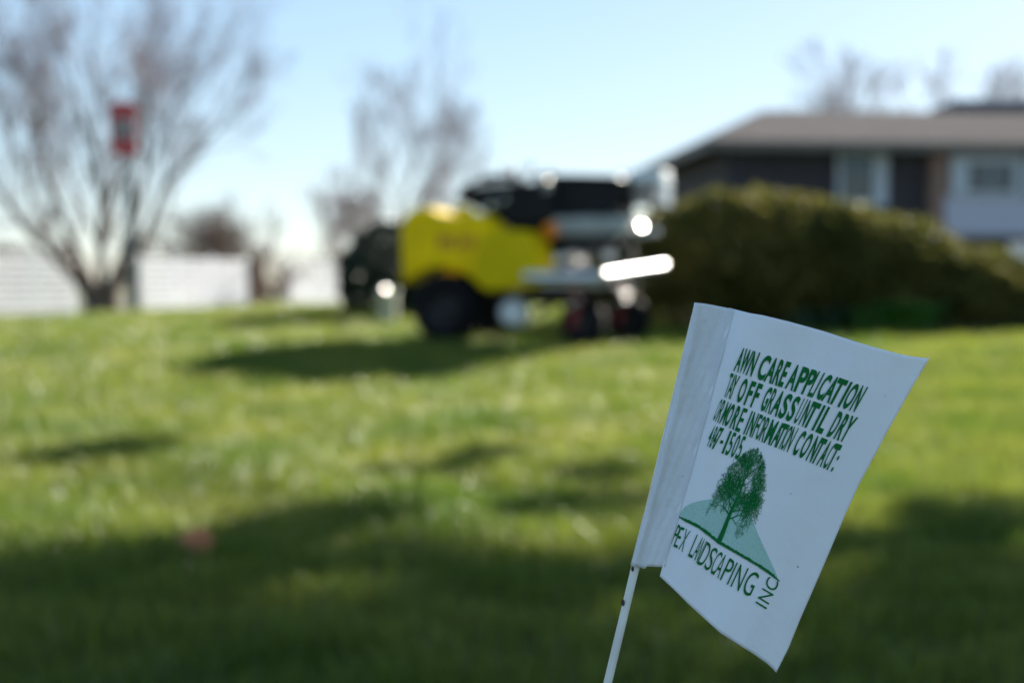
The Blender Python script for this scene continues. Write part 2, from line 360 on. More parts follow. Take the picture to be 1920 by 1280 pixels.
def tuft(name, base, n, h, m, label, group, seed):
    rnd = random.Random(seed); V = []; F = []
    for _ in range(n):
        a = rnd.uniform(0, 6.28); o = Vector((math.cos(a), math.sin(a), 0)); s = Vector((-math.sin(a), math.cos(a), 0)); hh = h * rnd.uniform(.6, 1.1); sp = rnd.uniform(.2, .8) * h
        b0 = Vector((rnd.gauss(0, .13), rnd.gauss(0, .08), 0))
        for k, (t, w_) in enumerate([(0, .009), (.4, .014), (.75, .012), (1, .002)]):
            q = b0 + o * sp * t * t + Vector((0, 0, hh * (t - .35 * t * t * t))); V += [q - s * w_, q + s * w_]
            if k: i = len(V) - 4; F.append((i, i + 1, i + 3, i + 2))
    me = bpy.data.meshes.new(name); me.from_pydata([tuple(v) for v in V], [], F); o = link(name, me, m); o.location = base
    return tag(o, label, 'plant', group)
b = gpt(1690, 11.9); tuft('leafy_plant', b + Vector((0, 0, .02)), 420, .36, M['daylily'], 'bright green leafy clump at the foot of the hedge, just above the flag top', 'green clumps in the mulch bed', 1)
b = gpt(1550, 12.1); tuft('leafy_plant', b + Vector((0, 0, .02)), 150, .26, M['daylily2'], 'duller dark green clump left of the bright green one by the hedge', 'green clumps in the mulch bed', 2)

# evergreen outside the right edge of the view: the one that shades the flag and the foreground
def shade_pine(base, seed, label, h0=4.45, RR=2.9, low=()):
    rg = np.random.default_rng(seed); rnd = random.Random(seed); root = empty('pine_tree', base, label, 'tree', 'evergreens beyond the right edge')
    segs = []; H = 10.5; q = Vector((0, 0, -.1)); P = [q]
    for i in range(10): P.append(Vector((rnd.gauss(0, .05), rnd.gauss(0, .05), H * (i + 1) / 10)))
    for i in range(10): segs.append((*P[i], *P[i + 1], .16 * (1 - i / 11), .16 * (1 - (i + 1) / 11)))
    C = []
    for k in range(150):
        if k < 42 and rnd.random() < .5: continue
        h = h0 + (H - h0 - .15) * (k / 150) ** 1.0; a = k * 2.4 + rnd.uniform(-.4, .4); L = (RR * (1 - (h - h0) / (H - 4.0)) + .3) * rnd.uniform(.75, 1.08)
        if h < h0 + .45: L *= rnd.choice([.25, .5, .8, 1.0])
        o = Vector((math.cos(a), math.sin(a), rnd.uniform(-.1, .18))); p0 = Vector((0, 0, h)); p1 = p0 + o * L
        segs.append((*p0, *p1, .035, .008))
        for j in range(int(7 * L)):
            t = rnd.uniform(.2, 1); c0 = p0.lerp(p1, t); s_ = .34 * (1.15 - t * .6)
            C.append(np.array(c0) + rg.normal(0, 1, (46, 3)) * np.array([s_, s_, s_ * .45]) * .55)
    for px, py, sz in low:      # added sprays, each placed so its shadow lands on a chosen lawn spot
        dr = at(px, py, 1) - Vector((0, 0, CZ)); G = Vector((0, 0, CZ)) + dr * ((CZ + .1) / -dr.z)
        u_ = Vector((SD.x, SD.y, 0)).normalized(); k = (base[0] - G.x) * u_.x + (base[1] - G.y) * u_.y
        e = G + SD * (k / math.hypot(SD.x, SD.y)) - Vector(base); p0 = Vector((0, 0, e.z + .5)); segs.append((*p0, *e, .03, .008))
        for j in range(3): C.append(np.array(e) + rg.normal(0, 1, 3) * np.array([.17, .1, .035]) * sz + rg.normal(0, 1, (45, 3)) * np.array([.10, .10, .022]) * sz)
    C = np.concatenate(C); V, F = leaf_cloud(C, np.full(len(C), .075)); link('crown', np_mesh('crown', V, F), M['pine'], root)
    link('trunk', seg_mesh('trunk', segs, 6), M['bark'], root)
    return root
def sunpos(T, wv): return (T * math.sin(SUN_AZ) + wv * math.cos(SUN_AZ), T * math.cos(SUN_AZ) - wv * math.sin(SUN_AZ))
SHADE_SPOTS = [(40, 885, .8), (150, 870, .7), (480, 1015, .5), (560, 995, .45), (400, 1040, .6), (310, 1060, .6), (210, 1075, .7), (100, 1090, .8), (20, 1100, .7), (700, 1050, .45), (640, 985, .4), (800, 905, .4), (860, 872, .35), (1095, 905, .55), (1105, 965, .6), (1640, 1060, .9), (1740, 1025, .8), (1850, 1000, .8), (930, 1110, .5), (1180, 1100, .8),
         (50, 1210, 1.3), (170, 1240, 1.4), (310, 1215, 1.3), (450, 1250, 1.4), (590, 1215, 1.2), (750, 1250, 1.3), (60, 1275, 1.6), (300, 1285, 1.6), (620, 1285, 1.6), (900, 1250, 1.4), (1050, 1220, 1.2)]
for T, wv, sd, h0, RR, lb in [(13.0, -.55, 4, 4.5, 2.9, 'evergreen tree beyond the right edge of the view, shading the flag'), (15.6, .1, 5, 4.75, 1.2, 'second evergreen farther right, next to the one that shades the flag')]:
    x, y = sunpos(T, wv); shade_pine((x, y, float(gz(x, y))), sd, lb, h0, RR, SHADE_SPOTS if sd == 4 else ())

# ------------------------------------------------------------------ fence
def lerp(a, b, t): return a + (b - a) * t
def fence(px0, D0, px1, D1, label, posts):
    p0 = gpt(px0, D0); p1 = gpt(px1, D1); L = (p1 - p0).length; a = math.atan2(p1.y - p0.y, p1.x - p0.x)
    root = empty('white_fence', (p0.x, p0.y, -.53), label, 'fence', 'white slatted fence panels', rz=a)
    slat = None; npz = posts
    for k in range(npz + 1):
        if k == 0:
            post = MB().box((0, .08, .93), (.12, .12, 1.86)).build('post', M['vinyl'], root, bevel=.01)
            capm = MB().box((0, .08, 1.885), (.15, .15, .05)).build('cap', M['vinyl'], post, bevel=.01)
        else:
            p = post.copy(); COL.objects.link(p); p.parent = root; p.location = (L * k / npz, 0, 0)
            c_ = capm.copy(); COL.objects.link(c_); c_.parent = p
    w_ = L / npz - .006
    me = None
    for k in range(npz):
        for j in range(9):
            if me is None:
                s = MB().box((0, 0, 0), (w_, .03, .15)).build('slat', M['vinyl'], root, bevel=.006, seg=1); me = s
            else:
                s = me.copy(); COL.objects.link(s); s.parent = root
            s.location = (L * (k + .5) / npz, random.uniform(-.004, .004), .12 + j * .2)
    return root
fence(-300, 33, 140, 40.2, 'white slatted fence panel left of the many-stemmed tree', 5)
fence(262, 42.9, 463, 48, 'white slatted fence panel between the red sign pole and the gap', 3)
fence(546, 50.5, 800, 60, 'white slatted fence panel between the gap and the yellow sprayer', 4)

# ------------------------------------------------------------------ sign on pole
D = 17.0
b = gpt(252, D); t_ = at(243, 290, D)
root = empty('road_sign', b, 'red and grey sign on a tall dark pole in front of the bare tree', 'sign')
mb = MB(); mb.tube([(0, 0, -.1), (-.02, .02, 1.0), (t_.x - b.x, .03, t_.z - b.z), (t_.x - b.x - .01, .035, at(240, 200, D).z - b.z)], [.075, .065, .055, .045], 12).build('pole', M['pole'], root)
def spx(px, py): q = at(px, py, D); return (q.x - b.x, q.z - b.z)
def plate(name, pts, y0, y1, m, bev=.006):
    P = [spx(*p) for p in pts]; return MB().prism(P, lambda p: (p[0], y0, p[1]), lambda p: (p[0], y1, p[1])).build(name, m, root, bevel=bev)
plate('sign_plate', [(211, 197), (218, 192), (248, 192), (256, 197), (256, 286), (250, 291), (217, 291), (211, 286)], -.035, -.02, M['signred'], .004)
plate('centre_panel', [(220, 224), (248, 224), (248, 262), (220, 262)], -.043, -.036, M['signgrey'], 0)
for y in (233, 250): plate('print_line', [(221, y), (247, y), (247, y + 6), (221, y + 6)], -.046, -.044, M['signdark'], 0)
plate('upper_band', [(209, 194), (258, 194), (258, 216), (209, 216)], -.05, -.036, M['signred'])
plate('lower_band', [(210, 268), (261, 268), (261, 290), (210, 290)], -.05, -.036, M['signred'])

VL = (Vector((0, 0, CZ)) - Vector((.7, 11, .8))).normalized(); HLw = (SD + VL).normalized()
# ------------------------------------------------------------------ utility box behind the sprayer
b = gpt(727, 13.2)
root = empty('utility_box', b, 'small pale green utility post between the dark shrub and the rear wheel', 'utility box')
MB().box((0, 0, .14), (.17, .15, .28)).build('housing', M['box'], root, bevel=.015)
MB().box((0, 0, .30), (.20, .18, .035)).build('lid', M['box'], root, bevel=.012)
MB().lathe((-.02, -.09, .33), HLw, [(-.06, .02), (-.012, .02), (-.012, .026), (0, .026), (.0035, .016), (.005, 0)], 20).build('box_glint_cap', M['satin'], root)  # cap added to catch the sun as a glint on the box

# ------------------------------------------------------------------ house
DH = 24.0
cx = at(1330, 262, DH).x; ez = at(1330, 262, DH).z; gy = -.35; E = Vector((cx, DH, 0))
root = empty('house', (cx, DH, gy), 'low dark house with brown hipped roof behind the evergreen hedge', 'house')
sx, sy = at(1172, 330, 32.0).x, 32.0           # far end of the receding left side
fx, fy = 17.0, 25.6                             # right end of the front
def W(x, y, z): return Vector((x, y, z))
A_ = W(cx, DH, 0); B_ = W(fx, fy, 0); S_ = W(sx, sy, 0); Cc = B_ + (S_ - A_)
fdir = (B_ - A_).normalized(); fnorm = Vector((fdir.y, -fdir.x, 0)); sdir = (S_ - A_).normalized(); snorm = Vector((-sdir.y, sdir.x, 0))
inset = .45
iA = A_ + fdir * inset + sdir * inset; iB = B_ - fdir * inset + sdir * inset; iS = S_ - sdir * inset + fdir * inset; iC = Cc - fdir * inset - sdir * inset
ztop = ez - .12
def wall(name, p, q, z0, z1, th, m, par=root, nrm=None):
    d = (q - p).normalized(); nn = Vector((d.y, -d.x, 0)) * th
    return MB().prism([(p, z0), (q, z0), (q, z1), (p, z1)], lambda t: t[0] + Vector((0, 0, t[1])), lambda t: t[0] - nn + Vector((0, 0, t[1]))).build(name, m, par, world=True)
wall('front_wall', iA, iB, gy - .2, ztop, .25, M['wall'])
wall('side_wall', iS, iA + sdir * .001 - fdir * .002, gy - .2, ztop, .25, M['wall'])
wall('rear_wall', iC, iS, gy - .2, ztop, .25, M['wall'])
wall('end_wall', iB, iC, gy - .2, ztop, .25, M['wall'])
wall('foundation', iA + fnorm * .03, iB + fnorm * .03, gy - .2, at(1900, 440, 24.6).z - .15, .02, M['stonebase'])
# roof
rz1 = at(1430, 207, 28.5).z; r0 = W(at(1430, 207, 28.5).x, 28.5, 0); r1 = Cc.lerp(B_, .5) - fdir * 3.0; r1.z = 0; rr = r0 + (r1 - r0)
mb = MB(); e = [A_, B_, Cc, S_]; top = [r0 + W(0, 0, rz1), r1 + W(0, 0, rz1)]
vs = [p + W(0, 0, ez) for p in e] + top
mb.add(vs, [(0, 1, 5, 4), (1, 2, 5), (2, 3, 4, 5), (3, 0, 4), (3, 2, 1, 0)])
rf = mb.build('roof', M['shingle'], root, world=True)
for p, q in ((A_, B_), (S_, A_)):
    d = (q - p).normalized(); nn = Vector((d.y, -d.x, 0)) * .025
    MB().prism([(p, ez - .16), (q, ez - .16), (q, ez - .003), (p, ez - .003)], lambda t: t[0] + nn + W(0, 0, t[1]), lambda t: t[0] + W(0, 0, t[1])).build('gutter', M['fascia'], root, world=True)
def hp(px, off=0.0):
    """point on the front wall line under photo column px"""
    k = (px - 960) * PXS; p, q = iA + fnorm * off, iB + fnorm * off
    t = (k * p.y - p.x) / ((q.x - p.x) - k * (q.y - p.y)); r_ = p + (q - p) * t; return r_
def hz(py, p): return at(960, py, p.y).z
def slab(name, x0, x1, y0, y1, off, th, m, par=root):
    p = hp(x0, off); q = hp(x1, off); z1 = hz(y0, (p + q) / 2); z0 = hz(y1, (p + q) / 2); nn = fnorm * th
    return MB().prism([(p, z0), (q, z0), (q, z1), (p, z1)], lambda t: t[0] + W(0, 0, t[1]), lambda t: t[0] - nn + W(0, 0, t[1])).build(name, m, par, world=True)
def win(x0, x1, y0, y1, off, fr_l, fr_r, fr_t, fr_b, mull=()):
    f = slab('window', x0 + fr_l, x1 - fr_r, y0 + fr_t, y1 - fr_b, off + .02, .02, M['glass'])
    for a, b2, c2, d2 in ((x0, x1, y0, y0 + fr_t), (x0, x1, y1 - fr_b, y1), (x0, x0 + fr_l, y0 + fr_t, y1 - fr_b), (x1 - fr_r, x1, y0 + fr_t, y1 - fr_b)):
        slab('frame', a, b2, c2, d2, off + .06, .06, M['trim'], f)
    for mx in mull: slab('mullion', mx - 1.2, mx + 1.2, y0 + fr_t, y1 - fr_b, off + .045, .025, M['trim'], f)
    return f
f1 = win(1568, 1662, 286, 386, .003, 7, 26, 6, 10)
slab('blind', 1578, 1628, 292, 320, .03, .006, M['blind'], f1)
f2 = win(1782, 1915, 292, 368, .223, 30, 16, 14, 8, (1855,))
slab('bay', 1744, 1990, 286, 442, .20, .196, M['tanbrick'])
slab('bay_panel', 1770, 1990, 369, 440, .235, .032, M['panel'])
slab('bay_trim', 1788, 1990, 440, 447, .26, .055, M['fascia'])
win(1925, 1985, 292, 368, .223, 6, 6, 14, 8)
slab('downspout', 1378, 1386, 276, 500, .07, .06, M['slate'])
p = hp(1800); rr2 = [at(1780, 205, 33), at(2050, 205, 35)]
MB().box(((rr2[0].x + rr2[1].x) / 2, 34, (at(1850, 225, 33.6).z)), (rr2[1].x - rr2[0].x, 2.2, .8)).build('rear_gable', M['slate'], root, world=True, bevel=.15, seg=1)
# low white wall stub and pale kerb stones right of the hedge
b = gpt(1911, 14.8)
MB().box((0, 0, .35), (.18, .18, .75)).build('white_post', M['vinyl'], None, bevel=.01)
o = bpy.data.objects['white_post']; o.location = b; tag(o, 'white post stub beside the right end of the hedge', 'post')

# ------------------------------------------------------------------ the sprayer
TH = R(25); cs, sn = math.cos(TH), math.sin(TH); OY = 11.0; KP = PXS * OY
SG = float(gz(0, 10.8))
root = empty('ride_on_sprayer', (0, OY, SG), 'yellow ride-on lawn sprayer with black hopper standing on the crest of the lawn', 'lawn sprayer', rz=-TH)
Z0 = SG
def mp(px, py, l):
    """local point (forward, lateral, up) of the sprayer under photo pixel at lateral l"""
    k = (px - 960) * PXS
    # world x = f*cs + l*sn ; world y = OY - f*sn + l*cs
    f = (k * (OY + l * cs) - l * sn) / (cs + k * sn); y = OY - f * sn + l * cs
    return Vector((f, l, at(px, py, y).z - Z0))
def mprism(name, pts, l0, l1, m, bev=.03, par=root, seg=3):
    P = [mp(x, y, l0) for x, y in pts]
    o = MB().prism(P, lambda p: (p.x, l0, p.z), lambda p: (p.x, l1, p.z)).build(name, m, par, bevel=bev, seg=seg)
    return o
tank = mprism('tank', [(752, 533), (749, 430), (756, 402), (775, 390), (800, 388), (822, 404), (850, 407), (872, 398), (900, 402), (925, 432), (900, 470), (890, 530), (872, 514), (840, 502), (805, 504), (775, 520)], -.43, -.08, M['yellow'], .035)
mprism('side_cover', [(903, 432), (985, 432), (1003, 460), (1012, 500), (1008, 540), (905, 546), (885, 524), (890, 470)], -.44, -.14, M['yellow2'], .03)
t2 = mprism('tank', [(770, 520), (765, 430), (790, 396), (860, 400), (880, 440), (880, 520)], .12, .42, M['yellow'], .03)
mb = MB(); l = -.445
for x0, x1, y0, y1 in [(822, 828, 442, 466), (828, 838, 442, 447), (833, 838, 447, 466), (843, 848, 442, 466), (848, 857, 442, 447), (848, 857, 461, 466), (862, 867, 442, 466), (867, 876, 452, 457), (876, 880, 442, 466), (884, 888, 442, 466)]:
    a = mp(x0, y1, l); b2 = mp(x1, y0, l); mb.box(((a.x + b2.x) / 2, -.4335, (a.z + b2.z) / 2), (b2.x - a.x, .004, b2.z - a.z))
mb.build('decal', M['decal'], tank)
c_ = mp(868, 399, -.25); MB().lathe(c_, (0, 0, 1), [(-.01, .085), (.03, .085), (.045, .07), (.05, 0)], 24).build('filler_cap', M['yellow'], tank)
# wheels
def wheel(px, py, l0, l1, R_, rim, name='drive_wheel'):
    lc = (l0 + l1) / 2; c_ = mp(px, py, l0); wdt = l1 - l0; h = wdt / 2; cc = Vector((c_.x, lc, R_ + .0))
    wr = empty_part(name, cc)
    prof = [(-h * .8, R_ * .5), (-h, R_ * .6), (-h, R_ * .86), (-h * .82, R_ * .96), (-h * .4, R_), (h * .4, R_), (h * .82, R_ * .96), (h, R_ * .86), (h, R_ * .6), (h * .8, R_ * .5)]
    ty = MB().lathe((0, 0, 0), (0, 1, 0), prof, 40)
    for k in range(22):
        a = 2 * math.pi * k / 22
        for s_ in (-1, 1):
            rot = Matrix.Rotation(a + s_ * .06, 3, 'Y'); ty.box(rot @ Vector((0, s_ * h * .42, R_)), (.03, h * .7, .022), rot)
    ty.build('tyre', M['rubber'], wr)
    MB().lathe((0, 0, 0), (0, 1, 0), [(-h * .55, .0), (-h * .55, R_ * .18), (-h * .35, R_ * .24), (-h * .3, R_ * .42), (-h * .85, R_ * .5), (h * .85, R_ * .5), (h * .3, R_ * .42), (h * .3, 0)], 32).build('rim', rim, wr)
    return wr
HL = Matrix.Rotation(TH, 3, 'Z') @ HLw      # facing of the added glint caps, halfway between sun and camera
print('HLw', HLw, 'HL', HL)
def empty_part(name, loc):
    me = MB().tube([(0, -.05, 0), (0, .05, 0)], .03, 10).build(name, M['darkmetal'], root); me.location = loc; return me
wheel(826, 578, -.52, -.29, .255, M['darkmetal'])
wheel(905, 578, .29, .52, .255, M['darkmetal'])
for l in (-.34, .34):
    c_ = mp(1093, 600, -.34); wr = wheel(1093, 600, l - .05 if l < 0 else l - .05, l + .05, .165, M['darkmetal'], 'caster_wheel')
    wr.location = (c_.x + (0 if l < 0 else .1), l, .165)
    x = wr.location.x
    fk = MB()
    for s_ in (-1, 1): fk.box((x - .03, l + s_ * .075, .24), (.05, .012, .24), Matrix.Rotation(R(14), 3, 'Y'))
    fk.box((x - .065, l, .365), (.09, .17, .015)); fk.tube([(x - .07, l, .365), (x - .07, l, .50)], .03, 12)
    fk.build('caster_fork', M['redpaint'], root, bevel=.003, seg=1)
    MB().lathe((x + .01, l - .09, .33), HL, [(-.1, .02), (-.012, .02), (-.012, .033), (0, .033), (.002, .02), (.003, 0)], 20).build('caster_glint_cap', M['satin'], root)  # disc added above each caster, angled to flash the sun
# chassis
MB().box((-.05, 0, .33), (1.25, .34, .09)).box((.5, 0, .40), (.5, .62, .06)).box((-.42, 0, .27), (.12, .56, .12)).build('chassis', M['darkmetal'], root, bevel=.01)
MB().box((-.05, .05, .56), (.75, .22, .36)).build('engine', M['black'], root, bevel=.03)
mprism('engine_cover', [(852, 372), (870, 352), (925, 346), (1005, 342), (1040, 345), (1042, 405), (1010, 425), (950, 424), (905, 398)], -.16, .2, M['black'], .03)
mprism('hopper', [(1000, 338), (1012, 333), (1150, 335), (1157, 345), (1150, 396), (1110, 410), (1045, 408), (1004, 380)], -.1, .36, M['black'], .025)
mprism('hopper_lid', [(996, 333), (1002, 326), (1155, 329), (1160, 335)], -.12, .38, M['black'], .012)
mprism('hopper_frame', [(1032, 408), (1170, 404), (1172, 436), (1040, 442)], -.14, .3, M['grey'], .012)
mprism('deflector', [(1060, 442), (1160, 440), (1130, 470), (1085, 472)], -.1, .25, M['darkmetal'], .01)
mprism('footrest', [(1012, 452), (1060, 456), (1075, 500), (1014, 500)], -.1, .2, M['black'], .02)
# side rail, tray and boom
a = mp(985, 519, -.42); b2 = mp(1125, 521, -.42)
MB().tube([a, a.lerp(b2, .5), b2], .048, 16).build('side_rail', M['alu'], root)
MB().box(((a.x + b2.x) / 2 + .05, 0, .43), (.5, .8, .02)).build('tray', M['alu'], root, bevel=.004)
a = mp(1130, 516, -.5); b2 = mp(1242, 492, .55)
print('boom dot', (b2-a).normalized().dot(HL)); tb = b2 - a; b2 = b2 - Vector((0, 0, tb.dot(HL) / HL.z * .15)); MB().tube([a, a.lerp(b2, .5), b2], .036, 48).build('boom', M['alu'], root)
bm = bpy.data.objects['boom']
for t in (.08, .5, .92):
    q = a.lerp(b2, t); MB().tube([q, q + Vector((0, 0, -.10))], .012, 8).tube([q + Vector((0, 0, -.08)), q + Vector((0, 0, -.13))], .022, 8).build('nozzle', M['black'], bm)
mprism('console', [(950, 424), (1078, 420), (1080, 470), (1060, 510), (1000, 510), (960, 480)], -.02, .22, M['black'], .02)
mprism('brace', [(1170, 440), (1182, 440), (1190, 500), (1176, 504)], .1, .14, M['darkmetal'], .005)
# spinner / pump underneath
q = mp(966, 588, -.2); MB().lathe(q, (.2, -1, .15), [(-.1, .0), (-.1, .09), (-.06, .105), (.08, .105), (.11, .08), (.12, 0)], 26).build('pump', M['white'], root)
MB().tube([mp(1000, 590, -.15), mp(1040, 570, -.1), mp(1050, 545, -.1)], .02, 10).build('hose', M['black'], root)
# pale tray at the front right
q0 = mp(1168, 386, .3); q1 = mp(1250, 318, .3)
cx_, cz_ = (q0.x + q1.x) / 2, (q0.z + q1.z) / 2; wx, hz_ = abs(q1.x - q0.x), abs(q1.z - q0.z)
MB().box((cx_, .3, q1.z - .05), (wx, .22, .09)).build('box_lid', M['white'], root, bevel=.02)
MB().box((cx_ - .03, .3, cz_ - .05), (wx - .08, .18, hz_ - .1)).build('storage_box', M['taupe'], root, bevel=.015)
MB().box((q1.x - .02, .3, cz_ - .04), (.05, .2, hz_ - .06)).build('box_edge', M['white'], root, bevel=.01)
for p_ in ([(1085, 455, -.1), (1100, 480, -.12), (1085, 510, -.1)], [(1130, 440, 0), (1120, 470, -.05), (1140, 500, -.05)], [(1170, 450, .1), (1150, 480, .05), (1165, 505, 0)], [(1040, 500, -.3), (1070, 490, -.3), (1100, 505, -.3)]):
    MB().tube([mp(*q) for q in p_], .014, 8).build('hose', M['black'], root)
for x, y, l in ((1050, 486, -.3), (1142, 480, -.1)):
    MB().box(mp(x, y, l), (.08, .07, .06)).build('valve', M['alu'], root, bevel=.01)
# handlebar, levers, lights and added glint caps
hb = MB().tube([mp(858, 372, -.28), mp(872, 352, -.3), mp(905, 340, -.3), mp(950, 336, -.28), mp(985, 345, -.22)], .016, 10).build('handlebar', M['black'], root)
MB().tube([mp(905, 340, -.3), mp(930, 338, -.3)], .026, 12).build('grip', M['black'], hb)
MB().tube([mp(985, 345, .25), mp(960, 330, .28), mp(925, 332, .3)], .016, 10).tube([mp(925, 332, .3), mp(905, 335, .3)], .026, 12).build('handlebar', M['black'], root)
for (x, y, x2, y2, l, m) in [(938, 350, 944, 318, -.12, 'redpaint'), (965, 350, 962, 322, -.05, 'redpaint'), (985, 345, 996, 312, 0, 'black'), (1020, 340, 1032, 322, .0, 'darkmetal')]:
    lv = MB().tube([mp(x, y, l), mp(x2, y2, l)], .008, 8).build('lever', M['darkmetal'], root)
    MB().ball(mp(x2, y2, l), .024).build('knob', M[m], lv)
MB().lathe(mp(1031, 431, -.3), (.3, -1, .45), [(-.05, .03), (-.04, .055), (0, .06), (.02, .048), (.035, .025), (.04, .0)], 22).build('marker_light', M['orange'], root)
for i, (x, y, l, r) in enumerate([(926, 383, -.3, .022), (1029, 338, -.24, .011), (1031, 350, -.24, .016), (1182, 331, .17, .027), (1203, 425, .1, .021), (1164, 448, .0, .019), (1067, 474, -.2, .020), (1080, 472, -.2, .018), (1104, 482, -.25, .015), (950, 372, -.3, .012), (1030, 562, -.1, .012)]):
    c_ = mp(x, y, l); Rc = r * 8; a_ = 1.9 * r
    prof = [(-.05, a_ * .5), (-.012, a_ * .5), (-.012, a_), (0, a_)] + [(math.sqrt(Rc * Rc - q * q) - math.sqrt(Rc * Rc - a_ * a_), q) for q in (a_ * .85, a_ * .65, a_ * .4, a_ * .2, 0)]
    MB().lathe(c_, HL, prof, 24).build('glint_cap', M['satin'], root)  # convex metal disc added and aimed to throw a sun glint
rod = [mp(1180, 335, .2), mp(1186, 400, .18), mp(1195, 430, .12), mp(1235, 425, .12)]
MB().tube(rod, .014, 10).build('light_bar', M['darkmetal'], root)
MB().tube([mp(1195, 437, .12), mp(1232, 432, .12)], .03, 14).build('spray_tube', M['alu'], root)

# ------------------------------------------------------------------ fallen leaf
b = at(362, 952, 1); s_ = (CZ - .03) / (CZ - b.z); b = Vector((0, 0, CZ)) + (b - Vector((0, 0, CZ))) * s_
mb = MB(); n = 16; vs = [(0, 0, .012)]
for k in range(n * 2):
    a = math.pi * k / n; r_ = (.045 if k % 4 == 0 else .026 if k % 2 else .034) * 1.0; vs.append((math.cos(a) * r_ * 1.2, math.sin(a) * r_, .018 + .014 * math.sin(a * 2)))
mb.add(vs, [(0, k + 1, (k + 1) % (2 * n) + 1) for k in range(2 * n)], True)
lf = mb.build('fallen_leaf', M['leaf']); lf.location = (b.x, b.y, float(gz(b.x, b.y)) + .045); lf.rotation_euler = (.75, .1, .4)
tag(lf, 'single curled orange brown leaf lying on the lawn at left', 'leaf')

# ------------------------------------------------------------------ the flag
FD = 0.572
TL, TRc, BRc = (1300, 567), (1742, 672), (1455, 1260)
top_e = [(1366, 577), (1405, 587), (1430, 591), (1480, 603), (1545, 621), (1600, 639), (1640, 651), (1685, 663), (1710, 668), (1742, 672)]
bot_e = [(1237, 1080), (1262, 1103), (1290, 1131), (1325, 1163), (1352, 1187), (1385, 1208), (1414, 1226), (1438, 1243), (1448, 1252), (1455, 1260)]
lef_e = [(1366, 577), (1302, 825), (1237, 1080)]
rig_e = [(1742, 672), (1712, 722), (1660, 815), (1612, 905), (1585, 963), (1548, 1050), (1500, 1160), (1478, 1214), (1455, 1260)]
def poly(P, t):
    P = np.array(P, float); d = np.r_[0, np.cumsum(np.hypot(*np.diff(P, axis=0).T))]; d /= d[-1]
    return np.stack([np.interp(t, d, P[:, 0]), np.interp(t, d, P[:, 1])], -1)
hem_dir = np.array([1182 - 1302, 1060 - 567], float); hem_dir /= np.linalg.norm(hem_dir); hem_n = np.array([-hem_dir[1], hem_dir[0]])
def fdepth(px, py):
    """distance of the film from the camera plane: gentle curl and ripples parallel to the stake"""
    q = (np.asarray(px, float) - 1302) * abs(hem_n[0]) * np.sign(hem_n[0]) + (np.asarray(py, float) - 567) * hem_n[1]
    q = np.abs(q); s = (np.asarray(px, float) - 1302) * hem_dir[0] + (np.asarray(py, float) - 567) * hem_dir[1]
    u = q / 430
    d = FD - .004 + .026 * u - .006 * np.sin(u * 3.1) * (.6 + .4 * s / 600) - .030 * (s / 600 - .4)
    d = d + .0008 * np.sin(q * .031 + s * .009 + 1.5 * np.sin(s * .008)) * np.exp(-q / 700) + .00025 * np.sin(q * .09 + 1 + s * .011 + np.sin(q * .02 + s * .013)) * np.clip(1 - u * .7, 0, 1)
    d = d + .0022 * np.exp(-((q - 60) / 28.) ** 2) 
    return d
def fp(px, py, off=0.0): return at(px, py, float(fdepth(px, py)) - off)
def fgrid(E_top, E_bot, E_l, E_r, nu, nv, off=0.0):
    u = np.linspace(0, 1, nu); v = np.linspace(0, 1, nv); T = poly(E_top, u); B = poly(E_bot, u); L = poly(E_l, v); Rr = poly(E_r, v)
    U, Vv = np.meshgrid(u, v); U = U[..., None]; Vv = Vv[..., None]
    P = (1 - Vv) * T[None] + Vv * B[None] + (1 - U) * L[:, None] + U * Rr[:, None] - ((1 - U) * (1 - Vv) * T[0] + U * (1 - Vv) * T[-1] + (1 - U) * Vv * B[0] + U * Vv * B[-1])
    return P
def grid_mesh(name, P3):
    nv, nu = P3.shape[:2]; i = (np.arange(nv - 1)[:, None] * nu + np.arange(nu - 1)[None]).ravel()
    return np_mesh(name, P3.reshape(-1, 3), np.stack([i, i + nu, i + nu + 1, i + 1], -1), True)
stake_top = at(1308, 575, FD + .0018 + .008); stake_bot = at(1191, 1064, FD + .0018 - .0174); sd_ = (stake_bot - stake_top).normalized()
foot = stake_top + sd_ * ((stake_top.z + .05) / -sd_.z)
froot = empty('marking_flag', (foot.x, foot.y, 0), 'small white lawn care flag with green lettering on a thin white stake', 'flag')
def fl(name, me, m, par=froot): return link(name, me, m, par, world=True)
P = fgrid(top_e, bot_e, lef_e, rig_e, 90, 90)
P3 = np.array([[fp(x, y) for x, y in row] for row in P])
sheet_o = fl('flag_sheet', grid_mesh('flag_sheet', P3), M['film'])
sheet_o.modifiers.new('t', 'SOLIDIFY').thickness = .0002; sheet_o.modifiers['t'].offset = 1
# hem sleeve round the stake
ht = [(1302, 567), (1322, 569), (1343, 573), (1378, 580)]; hb_ = [(1182, 1059), (1196, 1062), (1209, 1066), (1212, 1061), (1230, 1062), (1247, 1062)]
hl = [(1302, 567), (1274, 693), (1252, 790), (1213, 945), (1205, 968), (1182, 1059)]; hr = [(1378, 580), (1315, 820), (1247, 1062)]
P = fgrid(ht, hb_, hl, hr, 30, 80)
P3 = np.zeros(P.shape[:2] + (3,))
for j in range(P.shape[0]):
    for i in range(P.shape[1]):
        u = i / (P.shape[1] - 1); x, y = P[j, i]
        wpx = 76; q = u * wpx; lift = .0032 * math.exp(-((q - 9) / 9.0) ** 2) * (1 if q > 9 else 1) - (.003 * max(0, 1 - q / 4) ** 2)
        rip = .00035 * math.sin(j * .35 + q * .12) * math.sin(q * .2)
        base_d = (1 - sstep(10, 55, q)) * (FD + .008 - .0254 * j / (P.shape[0] - 1)) + sstep(10, 55, q) * (float(fdepth(x, y)) - .0005)
        P3[j, i] = at(x, y, base_d - lift - rip)
